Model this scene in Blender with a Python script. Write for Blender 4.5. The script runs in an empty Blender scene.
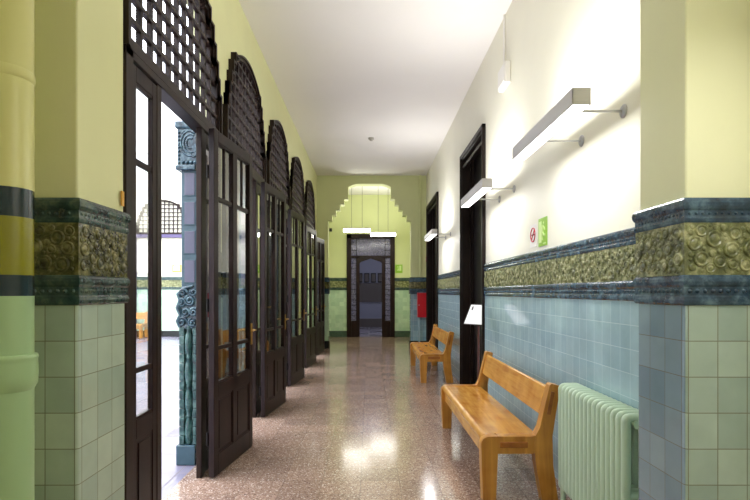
import bpy, bmesh, math, random
from math import sin, cos, pi, radians, sqrt
from mathutils import Vector, Matrix
scene = bpy.context.scene
COL = scene.collection

# ------------------------------------------------------------------ geometry collector
class MB:
    def __init__(self):
        self.v = []; self.f = []; self.m = []; self.s = []; self.mi = 0
    def add(self, vs, fs, smooth=False):
        b = len(self.v)
        self.v += [tuple(p) for p in vs]
        for f in fs:
            self.f.append(tuple(i + b for i in f)); self.m.append(self.mi); self.s.append(smooth)
    def box(self, x0, x1, y0, y1, z0, z1):
        x0, x1 = sorted((x0, x1)); y0, y1 = sorted((y0, y1)); z0, z1 = sorted((z0, z1))
        vs = [(x0,y0,z0),(x1,y0,z0),(x1,y1,z0),(x0,y1,z0),(x0,y0,z1),(x1,y0,z1),(x1,y1,z1),(x0,y1,z1)]
        self.add(vs, [(0,3,2,1),(4,5,6,7),(0,1,5,4),(1,2,6,5),(2,3,7,6),(3,0,4,7)])
    def cbox(self, x0, x1, y0, y1, z0, z1, c=.004):
        # box with chamfered edges
        bm = bmesh.new()
        bmesh.ops.create_cube(bm, size=1.0)
        for v in bm.verts:
            v.co = ((x0+x1)/2 + v.co.x*abs(x1-x0), (y0+y1)/2 + v.co.y*abs(y1-y0), (z0+z1)/2 + v.co.z*abs(z1-z0))
        bmesh.ops.bevel(bm, geom=list(bm.edges), offset=c, segments=2, profile=.5, affect='EDGES')
        self.add_bm(bm)
    def add_bm(self, bm, smooth=False):
        bm.verts.index_update()
        self.add([v.co.copy() for v in bm.verts], [[v.index for v in f.verts] for f in bm.faces], smooth)
        bm.free()
    def prism(self, poly, axis, a, b, smooth_side=False):
        # poly: 2-D outline; axis 'x': (y,z) extruded along x; 'y': (x,z); 'z': (x,y)
        n = len(poly)
        def P(p, t):
            return {'x': (t, p[0], p[1]), 'y': (p[0], t, p[1]), 'z': (p[0], p[1], t)}[axis]
        vs = [P(p, a) for p in poly] + [P(p, b) for p in poly]
        fs = [tuple(range(n))[::-1], tuple(range(n, 2*n))]
        self.add(vs, fs)
        self.add(vs, [(i, (i+1) % n, n+(i+1) % n, n+i) for i in range(n)], smooth_side)
    def tube(self, path, r, n=10, closed=False, cap=True, sy=1.0, ref=None):
        pts = [Vector(p) for p in path]; N = len(pts); rings = []
        prev = None
        for i, p in enumerate(pts):
            if closed: t = (pts[(i+1) % N] - pts[i-1])
            else: t = pts[min(i+1, N-1)] - pts[max(i-1, 0)]
            t.normalize()
            if ref is not None: u = Vector(ref)
            elif prev is None: u = Vector((0,0,1)) if abs(t.z) < .9 else Vector((1,0,0))
            else: u = prev
            u = (u - t*u.dot(t)).normalized(); prev = u
            w = t.cross(u)
            rr = r[i] if isinstance(r, (list, tuple)) else r
            rings.append([p + u*(cos(2*pi*k/n)*rr) + w*(sin(2*pi*k/n)*rr*sy) for k in range(n)])
        vs = [q for ring in rings for q in ring]; fs = []
        for i in range(N if closed else N-1):
            j = (i+1) % N
            for k in range(n):
                fs.append((i*n+k, i*n+(k+1) % n, j*n+(k+1) % n, j*n+k))
        self.add(vs, fs, True)
        if not closed and cap:
            self.add(rings[0], [tuple(range(n))[::-1]]); self.add(rings[-1], [tuple(range(n))])
    def lathe(self, prof, o=(0,0,0), axis=(0,0,1), n=16, smooth=True):
        # prof: list of (radius, height) along axis
        a = Vector(axis).normalized()
        u = a.orthogonal().normalized(); w = a.cross(u); o = Vector(o)
        vs = []; fs = []
        for (r, h) in prof:
            for k in range(n):
                an = 2*pi*k/n
                vs.append(o + a*h + u*(r*cos(an)) + w*(r*sin(an)))
        for i in range(len(prof)-1):
            for k in range(n):
                fs.append((i*n+k, i*n+(k+1) % n, (i+1)*n+(k+1) % n, (i+1)*n+k))
        self.add(vs, fs, smooth)
        if prof[0][0] > 1e-6: self.add(vs[:n], [tuple(range(n))[::-1]])
        if prof[-1][0] > 1e-6: self.add(vs[-n:], [tuple(range(n))])
    def sweep(self, path, prof, side=1):
        # profile (out, z) swept along an XY polyline, mitred; 'out' to the right (side=1) of travel
        pts = [Vector((p[0], p[1], 0)) for p in path]; N = len(pts); rings = []
        for i in range(N):
            ds = []
            if i > 0: ds.append((pts[i]-pts[i-1]).normalized())
            if i < N-1: ds.append((pts[i+1]-pts[i]).normalized())
            ns = [Vector((d.y, -d.x, 0))*side for d in ds]
            if len(ns) == 1: m = ns[0]
            else:
                m = (ns[0]+ns[1]).normalized(); m = m / max(.2, m.dot(ns[0]))
            rings.append([pts[i] + m*o + Vector((0,0,z)) for (o, z) in prof])
        n = len(prof); vs = [q for r in rings for q in r]; fs = []
        for i in range(N-1):
            for k in range(n-1):
                fs.append((i*n+k, i*n+k+1, (i+1)*n+k+1, (i+1)*n+k))
        self.add(vs, fs)
        self.add(rings[0], [tuple(range(n))]); self.add(rings[-1], [tuple(range(n))[::-1]])
    def build(self, name, mats, parent=None, loc=(0,0,0), rotz=0, bevel=None, fix=True):
        me = bpy.data.meshes.new(name)
        me.from_pydata(self.v, [], self.f)
        if not isinstance(mats, (list, tuple)): mats = [mats]
        for m in mats: me.materials.append(m)
        for p, mi, s in zip(me.polygons, self.m, self.s):
            p.material_index = mi; p.use_smooth = s
        if fix:
            bm = bmesh.new(); bm.from_mesh(me)
            bmesh.ops.recalc_face_normals(bm, faces=bm.faces)
            bm.to_mesh(me); bm.free()
        o = bpy.data.objects.new(name, me); COL.objects.link(o)
        o.location = loc; o.rotation_euler = (0, 0, rotz)
        if parent is not None: o.parent = parent
        if bevel:
            b = o.modifiers.new('bevel', 'BEVEL'); b.width = bevel; b.segments = 2; b.limit_method = 'ANGLE'; b.angle_limit = radians(40)
            b.harden_normals = False
        return o

def tag(o, label=None, cat=None, group=None, kind=None):
    if label: o['label'] = label
    if cat: o['category'] = cat
    if group: o['group'] = group
    if kind: o['kind'] = kind
    return o
def thing(name, loc=(0,0,0), rotz=0, label=None, cat=None, group=None, kind=None):
    o = bpy.data.objects.new(name, None); COL.objects.link(o)
    o.empty_display_size = .1
    o.location = loc; o.rotation_euler = (0, 0, rotz)
    return tag(o, label, cat, group, kind)
def struct(o, label=None, cat=None):
    return tag(o, label, cat, None, 'structure')
KIDS = {}
def copy_tree(o, parent=None):
    c = o.copy(); COL.objects.link(c)
    if parent is not None: c.parent = parent
    for ch in list(o.children): copy_tree(ch, c)
    return c

# ------------------------------------------------------------------ materials
def srgb(r, g, b):
    f = lambda c: (c/255/12.92) if c/255 <= .04045 else ((c/255+.055)/1.055)**2.4
    return (f(r), f(g), f(b), 1)
def base_mat(name):
    m = bpy.data.materials.new(name); m.use_nodes = True
    nt = m.node_tree; b = nt.nodes['Principled BSDF']
    return m, nt, b
def N(nt, t, **kw):
    n = nt.nodes.new(t)
    for k, v in kw.items(): setattr(n, k, v)
    return n
def pos_vec(nt):
    g = N(nt, 'ShaderNodeNewGeometry'); return g.outputs['Position']
def obj_vec(nt):
    g = N(nt, 'ShaderNodeTexCoord'); return g.outputs['Object']
def simple(name, col, rough=.5, metal=0, spec=.5, coat=0, noise=0, nscale=20, bump=0, bscale=60, coord='obj'):
    m, nt, b = base_mat(name)
    b.inputs['Base Color'].default_value = col
    b.inputs['Roughness'].default_value = rough
    b.inputs['Metallic'].default_value = metal
    b.inputs['Specular IOR Level'].default_value = spec
    b.inputs['Coat Weight'].default_value = coat
    b.inputs['Coat Roughness'].default_value = .08
    v = obj_vec(nt) if coord == 'obj' else pos_vec(nt)
    if noise:
        t = N(nt, 'ShaderNodeTexNoise'); t.inputs['Scale'].default_value = nscale; t.inputs['Detail'].default_value = 4
        nt.links.new(v, t.inputs['Vector'])
        r = N(nt, 'ShaderNodeMapRange'); r.inputs['From Min'].default_value = .3; r.inputs['From Max'].default_value = .7
        r.inputs['To Min'].default_value = 1-noise; r.inputs['To Max'].default_value = 1+noise
        nt.links.new(t.outputs['Fac'], r.inputs['Value'])
        mx = N(nt, 'ShaderNodeMix', data_type='RGBA', blend_type='MULTIPLY'); mx.inputs[0].default_value = 1
        mx.inputs[6].default_value = col
        cb = N(nt, 'ShaderNodeCombineXYZ')
        for i in range(3): nt.links.new(r.outputs[0], cb.inputs[i])
        nt.links.new(cb.outputs[0], mx.inputs[7])
        nt.links.new(mx.outputs[2], b.inputs['Base Color'])
    if bump:
        t = N(nt, 'ShaderNodeTexNoise'); t.inputs['Scale'].default_value = bscale; t.inputs['Detail'].default_value = 3
        nt.links.new(v, t.inputs['Vector'])
        bp = N(nt, 'ShaderNodeBump'); bp.inputs['Strength'].default_value = bump; bp.inputs['Distance'].default_value = .01
        nt.links.new(t.outputs['Fac'], bp.inputs['Height']); nt.links.new(bp.outputs[0], b.inputs['Normal'])
    return m
def tile_mat(name, c1, c2, grout, axis, w, h, offu=0, offz=0, rough=.12, mortar=.0017, spec=.6, wav=.12):
    # glazed tiles laid in straight courses; axis 'x': wall faces x, runs along y
    m, nt, b = base_mat(name)
    p = pos_vec(nt)
    sp = N(nt, 'ShaderNodeSeparateXYZ'); nt.links.new(p, sp.inputs[0])
    cb = N(nt, 'ShaderNodeCombineXYZ')
    def addc(sock, c):
        a = N(nt, 'ShaderNodeMath', operation='ADD'); a.inputs[1].default_value = c
        nt.links.new(sock, a.inputs[0]); return a.outputs[0]
    u = sp.outputs[{'x': 'Y', 'y': 'X', 'z': 'X'}[axis]]
    vv = sp.outputs['Y'] if axis == 'z' else sp.outputs['Z']
    nt.links.new(addc(u, offu + 50*w), cb.inputs[0]); nt.links.new(addc(vv, offz + 50*h), cb.inputs[1])
    br = N(nt, 'ShaderNodeTexBrick'); br.offset = 0; br.squash = 1
    br.inputs['Color1'].default_value = c1; br.inputs['Color2'].default_value = c2
    br.inputs['Mortar'].default_value = grout
    br.inputs['Scale'].default_value = 1; br.inputs['Mortar Size'].default_value = mortar
    br.inputs['Mortar Smooth'].default_value = .2; br.inputs['Bias'].default_value = 0
    br.inputs['Brick Width'].default_value = w; br.inputs['Row Height'].default_value = h
    nt.links.new(cb.outputs[0], br.inputs['Vector'])
    nz = N(nt, 'ShaderNodeTexNoise'); nz.inputs['Scale'].default_value = 9; nz.inputs['Detail'].default_value = 3
    nt.links.new(p, nz.inputs['Vector'])
    mr = N(nt, 'ShaderNodeMapRange'); mr.inputs['To Min'].default_value = .86; mr.inputs['To Max'].default_value = 1.14
    nt.links.new(nz.outputs['Fac'], mr.inputs['Value'])
    vm = N(nt, 'ShaderNodeVectorMath', operation='SCALE')
    nt.links.new(br.outputs['Color'], vm.inputs[0]); nt.links.new(mr.outputs[0], vm.inputs['Scale'])
    nt.links.new(vm.outputs[0], b.inputs['Base Color'])
    rr = N(nt, 'ShaderNodeMapRange'); rr.inputs['To Min'].default_value = rough; rr.inputs['To Max'].default_value = .7
    nt.links.new(br.outputs['Fac'], rr.inputs['Value']); nt.links.new(rr.outputs[0], b.inputs['Roughness'])
    b.inputs['Specular IOR Level'].default_value = spec
    # slight waviness per tile + sunken grout
    wv = N(nt, 'ShaderNodeTexNoise'); wv.inputs['Scale'].default_value = 7; wv.inputs['Detail'].default_value = 1
    nt.links.new(p, wv.inputs['Vector'])
    sb = N(nt, 'ShaderNodeMath', operation='SUBTRACT'); nt.links.new(wv.outputs['Fac'], sb.inputs[0])
    ms = N(nt, 'ShaderNodeMath', operation='MULTIPLY'); ms.inputs[1].default_value = .5
    nt.links.new(br.outputs['Fac'], ms.inputs[0]); nt.links.new(ms.outputs[0], sb.inputs[1])
    bp = N(nt, 'ShaderNodeBump'); bp.inputs['Strength'].default_value = wav; bp.inputs['Distance'].default_value = .02
    nt.links.new(sb.outputs[0], bp.inputs['Height']); nt.links.new(bp.outputs[0], b.inputs['Normal'])
    return m
def glaze_mat(name, cols, scale=18, rough=.16, joint=None):
    # mottled relief glaze
    m, nt, b = base_mat(name)
    p = pos_vec(nt)
    t = N(nt, 'ShaderNodeTexNoise'); t.inputs['Scale'].default_value = scale; t.inputs['Detail'].default_value = 5; t.inputs['Roughness'].default_value = .65
    nt.links.new(p, t.inputs['Vector'])
    cr = N(nt, 'ShaderNodeValToRGB')
    els = cr.color_ramp.elements
    n = len(cols)
    els[0].position = .32; els[0].color = cols[0]; els[1].position = .68; els[1].color = cols[-1]
    for i in range(1, n-1):
        e = els.new(.32 + .36*i/(n-1)); e.color = cols[i]
    nt.links.new(t.outputs['Fac'], cr.inputs[0])
    nt.links.new(cr.outputs[0], b.inputs['Base Color'])
    b.inputs['Roughness'].default_value = rough; b.inputs['Specular IOR Level'].default_value = .6
    t2 = N(nt, 'ShaderNodeTexNoise'); t2.inputs['Scale'].default_value = 70; t2.inputs['Detail'].default_value = 2
    nt.links.new(p, t2.inputs['Vector'])
    bp = N(nt, 'ShaderNodeBump'); bp.inputs['Strength'].default_value = .25; bp.inputs['Distance'].default_value = .006
    nt.links.new(t2.outputs['Fac'], bp.inputs['Height']); nt.links.new(bp.outputs[0], b.inputs['Normal'])
    return m
def emit_mat(name, col, st):
    m, nt, b = base_mat(name)
    b.inputs['Base Color'].default_value = (.9,.9,.9,1)
    b.inputs['Emission Color'].default_value = col; b.inputs['Emission Strength'].default_value = st
    return m
def glass_mat(name, tint=(1,1,1,1), ior=1.52, boost=1.0, rough=0.0):
    m = bpy.data.materials.new(name); m.use_nodes = True; nt = m.node_tree
    nt.nodes.clear()
    out = N(nt, 'ShaderNodeOutputMaterial')
    tr = N(nt, 'ShaderNodeBsdfTransparent'); tr.inputs[0].default_value = tint
    gl = N(nt, 'ShaderNodeBsdfGlossy'); gl.inputs['Roughness'].default_value = rough
    fr = N(nt, 'ShaderNodeFresnel'); fr.inputs['IOR'].default_value = ior
    mu = N(nt, 'ShaderNodeMath', operation='MULTIPLY'); mu.use_clamp = True; mu.inputs[1].default_value = boost
    mx = N(nt, 'ShaderNodeMixShader')
    ge = N(nt, 'ShaderNodeNewGeometry'); iv = N(nt, 'ShaderNodeMath', operation='SUBTRACT'); iv.inputs[0].default_value = 1
    nt.links.new(ge.outputs['Backfacing'], iv.inputs[1])
    m2 = N(nt, 'ShaderNodeMath', operation='MULTIPLY'); nt.links.new(mu.outputs[0], m2.inputs[0]); nt.links.new(iv.outputs[0], m2.inputs[1])
    nt.links.new(fr.outputs[0], mu.inputs[0]); nt.links.new(m2.outputs[0], mx.inputs[0])
    nt.links.new(tr.outputs[0], mx.inputs[1]); nt.links.new(gl.outputs[0], mx.inputs[2])
    nt.links.new(mx.outputs[0], out.inputs[0])
    return m
def terrazzo(name):
    m, nt, b = base_mat(name)
    p = pos_vec(nt)
    sp = N(nt, 'ShaderNodeSeparateXYZ'); nt.links.new(p, sp.inputs[0])
    cb = N(nt, 'ShaderNodeCombineXYZ')
    for s, k, c in (('X', 0, .061 + 40*.284), ('Y', 1, -.12 + 40*.262)):
        a = N(nt, 'ShaderNodeMath', operation='ADD'); a.inputs[1].default_value = c
        nt.links.new(sp.outputs[s], a.inputs[0]); nt.links.new(a.outputs[0], cb.inputs[k])
    br = N(nt, 'ShaderNodeTexBrick'); br.offset = 0
    br.inputs['Color1'].default_value = (.88,.88,.88,1); br.inputs['Color2'].default_value = (1.1,1.1,1.1,1); br.inputs['Mortar'].default_value = (.5,.5,.5,1)
    br.inputs['Scale'].default_value = 1; br.inputs['Mortar Size'].default_value = .0018; br.inputs['Mortar Smooth'].default_value = .3
    br.inputs['Brick Width'].default_value = .284; br.inputs['Row Height'].default_value = .262
    nt.links.new(cb.outputs[0], br.inputs['Vector'])
    vo = N(nt, 'ShaderNodeTexVoronoi'); vo.inputs['Scale'].default_value = 120
    nt.links.new(p, vo.inputs['Vector'])
    wn = N(nt, 'ShaderNodeSeparateColor'); nt.links.new(vo.outputs['Color'], wn.inputs[0])
    cr = N(nt, 'ShaderNodeValToRGB'); cr.color_ramp.interpolation = 'CONSTANT'
    e = cr.color_ramp.elements
    e[0].position = 0; e[0].color = srgb(138,112,98)
    for pz, c in ((.2, srgb(152,126,110)), (.5, srgb(162,136,120)), (.76, srgb(116,92,80)), (.85, srgb(182,162,148)), (.96, srgb(208,194,182))):
        q = e.new(pz); q.color = c
    e[-1].position = .999; e[-1].color = srgb(230,215,200)
    nt.links.new(wn.outputs[0], cr.inputs[0])
    mx = N(nt, 'ShaderNodeMix', data_type='RGBA', blend_type='MULTIPLY'); mx.inputs[0].default_value = 1
    nt.links.new(cr.outputs[0], mx.inputs[6]); nt.links.new(br.outputs['Color'], mx.inputs[7])
    nt.links.new(mx.outputs[2], b.inputs['Base Color'])
    nz = N(nt, 'ShaderNodeTexNoise'); nz.inputs['Scale'].default_value = 2.2; nz.inputs['Detail'].default_value = 3
    nt.links.new(p, nz.inputs['Vector'])
    mr = N(nt, 'ShaderNodeMapRange'); mr.inputs['To Min'].default_value = .09; mr.inputs['To Max'].default_value = .19
    nt.links.new(nz.outputs['Fac'], mr.inputs['Value']); nt.links.new(mr.outputs[0], b.inputs['Roughness'])
    b.inputs['Specular IOR Level'].default_value = FLOOR_SPEC
    n2 = N(nt, 'ShaderNodeTexNoise'); n2.inputs['Scale'].default_value = 5
    nt.links.new(p, n2.inputs['Vector'])
    bp = N(nt, 'ShaderNodeBump'); bp.inputs['Strength'].default_value = .06; bp.inputs['Distance'].default_value = .01
    nt.links.new(n2.outputs['Fac'], bp.inputs['Height']); nt.links.new(bp.outputs[0], b.inputs['Normal'])
    return m
FLOOR_SPEC = .75
def wood_mat(name, c1, c2, rough=.25, axis='Y', scale=1.0, coat=.4, spec=.5):
    m, nt, b = base_mat(name)
    v = obj_vec(nt)
    mp = N(nt, 'ShaderNodeMapping')
    s = {'X': (1.2, 14, 14), 'Y': (14, 1.2, 14), 'Z': (14, 14, 1.2)}[axis]
    mp.inputs['Scale'].default_value = tuple(k*scale for k in s)
    nt.links.new(v, mp.inputs[0])
    t = N(nt, 'ShaderNodeTexNoise'); t.inputs['Scale'].default_value = 1.6; t.inputs['Detail'].default_value = 2.5; t.inputs['Distortion'].default_value = .8
    nt.links.new(mp.outputs[0], t.inputs['Vector'])
    t2 = N(nt, 'ShaderNodeTexNoise'); t2.inputs['Scale'].default_value = 7; t2.inputs['Detail'].default_value = 2
    nt.links.new(v, t2.inputs['Vector'])
    ad = N(nt, 'ShaderNodeMath', operation='MULTIPLY_ADD'); ad.inputs[1].default_value = .6
    sc = N(nt, 'ShaderNodeMath', operation='MULTIPLY'); sc.inputs[1].default_value = .4
    nt.links.new(t2.outputs['Fac'], sc.inputs[0])
    nt.links.new(t.outputs['Fac'], ad.inputs[0]); nt.links.new(sc.outputs[0], ad.inputs[2])
    cr = N(nt, 'ShaderNodeValToRGB'); cr.color_ramp.elements[0].position = .34; cr.color_ramp.elements[1].position = .66
    cr.color_ramp.elements[0].color = c1; cr.color_ramp.elements[1].color = c2
    nt.links.new(ad.outputs[0], cr.inputs[0]); nt.links.new(cr.outputs[0], b.inputs['Base Color'])
    b.inputs['Roughness'].default_value = rough; b.inputs['Coat Weight'].default_value = coat; b.inputs['Coat Roughness'].default_value = .15
    b.inputs['Specular IOR Level'].default_value = spec
    return m

M = {}
M['paint_left'] = simple('paint_lime', srgb(220,221,170), .6, noise=.03, nscale=2, bump=.05, bscale=40, coord='pos')
M['paint_right'] = simple('paint_cream', srgb(236,234,216), .55, noise=.02, nscale=2, bump=.05, bscale=40, coord='pos')
M['paint_pier'] = simple('paint_pale_yellow', srgb(230,230,188), .55, noise=.02, nscale=2, bump=.05, bscale=40, coord='pos')
M['paint_end'] = simple('paint_end', srgb(212,218,164), .6, noise=.03, nscale=2, coord='pos')
M['ceiling'] = simple('ceiling_white', srgb(240,238,236), .8, noise=.015, nscale=1.2, coord='pos')
M['floor'] = terrazzo('terrazzo')
TH = .131; ZT = 1.352
GR = srgb(116,116,92)
M['tile_x'] = tile_mat('tile_green_x', srgb(162,180,164), srgb(184,200,180), GR, 'x', .110, TH, -1.881, -ZT)
M['tile_y'] = tile_mat('tile_green_y', srgb(152,172,158), srgb(176,194,176), GR, 'y', .107, TH, -1.1625, -ZT)
M['tile_yl'] = tile_mat('tile_green_yl', srgb(164,182,162), srgb(184,200,178), GR, 'y', .107, TH, 1.072, -ZT)
M['tile_blue'] = tile_mat('tile_blue_x', srgb(150,178,186), srgb(162,188,194), srgb(172,194,198), 'x', .110, TH, 0, -ZT, rough=.1)
M['tile_pil'] = tile_mat('tile_bluegrey_x', srgb(118,140,154), srgb(142,162,172), srgb(100,100,92), 'x', .105, TH, -1.877, -ZT)
M['tile_blue_y'] = tile_mat('tile_blue_y', srgb(120,152,164), srgb(150,180,184), srgb(190,200,196), 'y', .110, TH, 0, -ZT)
M['tile_mint'] = tile_mat('tile_mint_y', srgb(170,200,172), srgb(196,220,192), srgb(190,206,184), 'y', .131, TH, 0, -ZT)
M['glaze_blue'] = glaze_mat('glaze_blue', [srgb(24,42,56), srgb(42,68,86), srgb(84,112,126)], 16, .14)
M['glaze_teal'] = glaze_mat('glaze_teal', [srgb(22,40,42), srgb(46,70,66), srgb(86,100,82)], 14, .16)
M['glaze_olive'] = glaze_mat('glaze_olive', [srgb(66,72,42), srgb(114,118,74), srgb(176,176,130)], 22, .18)
M['glaze_olive_dark'] = glaze_mat('glaze_olive_dark', [srgb(36,38,22), srgb(84,84,46), srgb(140,134,84)], 22, .18)
M['base_green'] = simple('base_green', srgb(70,92,80), .2, noise=.15, nscale=14, coord='pos')
M['base_dark'] = simple('base_dark', srgb(22,28,24), .25, coord='pos')
M['wood_dark'] = wood_mat('dark_door_wood', srgb(22,11,10), srgb(40,23,21), .38, 'Z', 1, 0, .22)
M['wood_lattice'] = wood_mat('lattice_wood', srgb(28,18,14), srgb(46,32,26), .4, 'Z', 1, 0, .22)
M['wood_black'] = wood_mat('black_door_wood', srgb(10,7,7), srgb(19,13,12), .4, 'Z', 1, 0, .22)
M['wood_brown'] = wood_mat('brown_casing_wood', srgb(22,15,12), srgb(36,26,20), .4, 'Z', 1, 0, .22)
M['bench'] = wood_mat('bench_beech', srgb(172,110,36), srgb(212,158,74), .22, 'Y', 1, 0)
M['bench_v'] = wood_mat('bench_beech_post', srgb(160,102,34), srgb(200,144,62), .3, 'Z', 1, 0)
M['tenon'] = wood_mat('bench_tenon', srgb(120,66,20), srgb(160,96,36), .3, 'Y', 1, 0)
M['rad'] = simple('radiator_paint', srgb(184,206,182), .32, noise=.04, nscale=6)
M['pipe_top'] = simple('pipe_yellow', srgb(206,204,134), .3, coord='pos')
M['pipe_olive'] = simple('pipe_olive', srgb(132,130,24), .22, coord='pos')
M['pipe_dark'] = simple('pipe_dark', srgb(24,44,48), .2, coord='pos')
M['pipe_green'] = simple('pipe_green', srgb(160,190,140), .3, coord='pos')
M['glass'] = glass_mat('door_glass', (.95,.96,.95,1), 1.5, 2.5)
def obscure_glass():
    m = bpy.data.materials.new('leaded_glass'); m.use_nodes = True; nt = m.node_tree; b = nt.nodes['Principled BSDF']
    out = nt.nodes['Material Output']
    t = N(nt, 'ShaderNodeTexVoronoi'); t.inputs['Scale'].default_value = 26; nt.links.new(obj_vec(nt), t.inputs['Vector'])
    cr = N(nt, 'ShaderNodeValToRGB'); cr.color_ramp.elements[0].color = srgb(92,90,130); cr.color_ramp.elements[1].color = srgb(168,166,190)
    nt.links.new(t.outputs['Distance'], cr.inputs[0]); nt.links.new(cr.outputs[0], b.inputs['Base Color'])
    b.inputs['Roughness'].default_value = .15
    tr = N(nt, 'ShaderNodeBsdfTransparent'); tr.inputs[0].default_value = (.8,.78,.9,1)
    mx = N(nt, 'ShaderNodeMixShader'); mx.inputs[0].default_value = .55
    nt.links.new(tr.outputs[0], mx.inputs[1]); nt.links.new(b.outputs[0], mx.inputs[2]); nt.links.new(mx.outputs[0], out.inputs[0])
    return m
M['lead_glass'] = obscure_glass()
M['brass'] = simple('brass', srgb(190,150,70), .3, 1)
M['chrome'] = simple('chrome', srgb(170,170,170), .3, 1)
M['alu'] = simple('lamp_housing', srgb(206,204,206), .4, 0)
M['white'] = simple('white_plastic', srgb(238,236,230), .4)
M['black'] = simple('black_plastic', srgb(24,22,22), .4)
M['red'] = simple('red_enamel', srgb(190,16,34), .3)
M['red_sign'] = simple('red_sign', srgb(196,40,60), .45)
M['green_sign'] = simple('green_sign', srgb(140,190,50), .45)
M['green_pale'] = simple('green_pale', srgb(206,232,150), .45)
M['paper'] = simple('paper', srgb(240,240,244), .6)
M['ink'] = simple('ink', srgb(50,50,60), .6)
M['stand'] = simple('stand_metal', srgb(112,74,70), .4, .2)
M['tube_light'] = emit_mat('tube_diffuser', (1,.98,.94,1), 5)
M['tube_up'] = emit_mat('tube_uplight', (1,.98,.94,1), 5)
M['pend_light'] = emit_mat('pendant_diffuser', (1,.97,.88,1), 9)
M['patio_floor'] = tile_mat('patio_paving', srgb(126,122,140), srgb(144,138,154), srgb(100,92,100), 'z', .5, .5, 0, 0, rough=.25, mortar=.008, wav=.03)
M['patio_wall'] = simple('patio_render', srgb(232,228,206), .8, coord='pos')
M['patio_white'] = simple('patio_white', srgb(240,240,240), .8, coord='pos')
M['slate'] = simple('slate_glaze', srgb(54,80,90), .25, noise=.12, nscale=9, coord='pos')
M['slate_panel'] = simple('slate_panel', srgb(88,88,106), .35, noise=.08, nscale=7, coord='pos')
M['teal_carve'] = glaze_mat('teal_carving', [srgb(22,40,50), srgb(48,78,90), srgb(104,132,140)], 20, .2)
M['teal_tile'] = glaze_mat('teal_tile', [srgb(20,46,46), srgb(42,78,74), srgb(92,126,118)], 10, .14)
M['room_blue'] = simple('back_room_wall', srgb(120,120,140), .6, coord='pos')
M['room_dark'] = simple('back_room_dado', srgb(74,66,66), .6, coord='pos')
M['purple'] = simple('purple_frame', srgb(84,74,110), .5)
M['orange'] = simple('orange_notice', srgb(216,160,50), .5)

def area(name, loc, rot, sx, sy, power, col=(1,.985,.97)):
    ld = bpy.data.lights.new(name, 'AREA'); ld.shape = 'RECTANGLE'; ld.size = sx; ld.size_y = sy; ld.energy = power; ld.color = col; ld.spread = pi
    o = bpy.data.objects.new(name, ld); COL.objects.link(o); o.location = loc; o.rotation_euler = rot
    return o
# ------------------------------------------------------------------ dimensions
XL, XR = -1.29, 1.42           # corridor walls
XF = -1.25                      # front plane of the arcade joinery
ZC = 4.287                      # ceiling
YE = 12.64                      # stepped end wall
YB = 15.87                      # vestibule back wall
YBACK = -4.0
CEN = [3.465, 5.309, 7.182, 9.055, 10.928]
# half outline of an arcade opening, half-width by height
STEPS = [(.84, 2.68, 3.05), (.79, 3.05, 3.17), (.745, 3.17, 3.295), (.69, 3.295, 3.415), (.63, 3.415, 3.54), (.55, 3.54, 3.64)]
ARC_W, ARC_Z, ARC_C = .48, 3.64, 3.77
def arc_z(y):
    R = (ARC_W**2 + (ARC_C-ARC_Z)**2) / (2*(ARC_C-ARC_Z))
    return ARC_C - R + sqrt(max(0, R*R - y*y))
NA = 12

# ------------------------------------------------------------------ floor, ceiling, walls
mb = MB(); mb.box(-1.40, 1.9, YBACK, YB+.1, -.1, 0)
struct(mb.build('floor', M['floor']), 'speckled pinkish-brown polished terrazzo floor of the corridor', 'floor')
mb = MB(); mb.box(-1.5, 1.9, YBACK, YE+.02, ZC, ZC+.2)
struct(mb.build('ceiling', M['ceiling']), 'flat white plaster ceiling of the long corridor', 'ceiling')

# left wall: slabs around the openings
mb = MB(); XO = -1.42
def slab(y0, y1, z0a, z0b=None, z1=ZC):
    z0b = z0a if z0b is None else z0b
    mb.prism([(y0, z0a), (y1, z0b), (y1, z1), (y0, z1)], 'x', XO, XL)
prev = 2.22
DAY_GAP = (-2.6, -.9)               # unseen opening added behind the viewer to let daylight in
slab(YBACK, DAY_GAP[0], 0); slab(DAY_GAP[1], prev, 0); slab(DAY_GAP[0], DAY_GAP[1], 0, None, .9); slab(DAY_GAP[0], DAY_GAP[1], 3.4)
for c in CEN:
    slab(prev, c-.84, 0)
    for i, (w, za, zb) in enumerate(STEPS):
        wn = STEPS[i+1][0] if i+1 < len(STEPS) else ARC_W
        slab(c-w, c-wn, zb); slab(c+wn, c+w, zb)
    for k in range(NA):
        a = -ARC_W + 2*ARC_W*k/NA; b = -ARC_W + 2*ARC_W*(k+1)/NA
        slab(c+a, c+b, arc_z(a), arc_z(b))
    prev = c+.84
slab(prev, YE+.3, 0)
struct(mb.build('wall_left', M['paint_left']), 'yellow-green arcade wall with five arched openings', 'wall')

# right wall with two deep doorways
DOORS_R = [(6.22, 7.72), (10.42, 12.25)]; ZD = 3.42
mb = MB()
def rbox(y0, y1, z0, z1=ZC): mb.box(XR, XR+.34, y0, y1, z0, z1)
rbox(YBACK, DOORS_R[0][0], 0); rbox(DOORS_R[0][1], DOORS_R[1][0], 0); rbox(DOORS_R[1][1], YE+.3, 0)
for d in DOORS_R: rbox(d[0], d[1], ZD)
struct(mb.build('wall_right', M['paint_right']), 'cream upper wall with wall lamps and two tall doorways', 'wall')
mb = MB(); mb.box(-1.6, 1.9, YBACK-.2, YBACK, 0, ZC)
struct(mb.build('wall_back', M['paint_right']), 'plain wall closing the corridor behind the viewer', 'wall')

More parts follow.
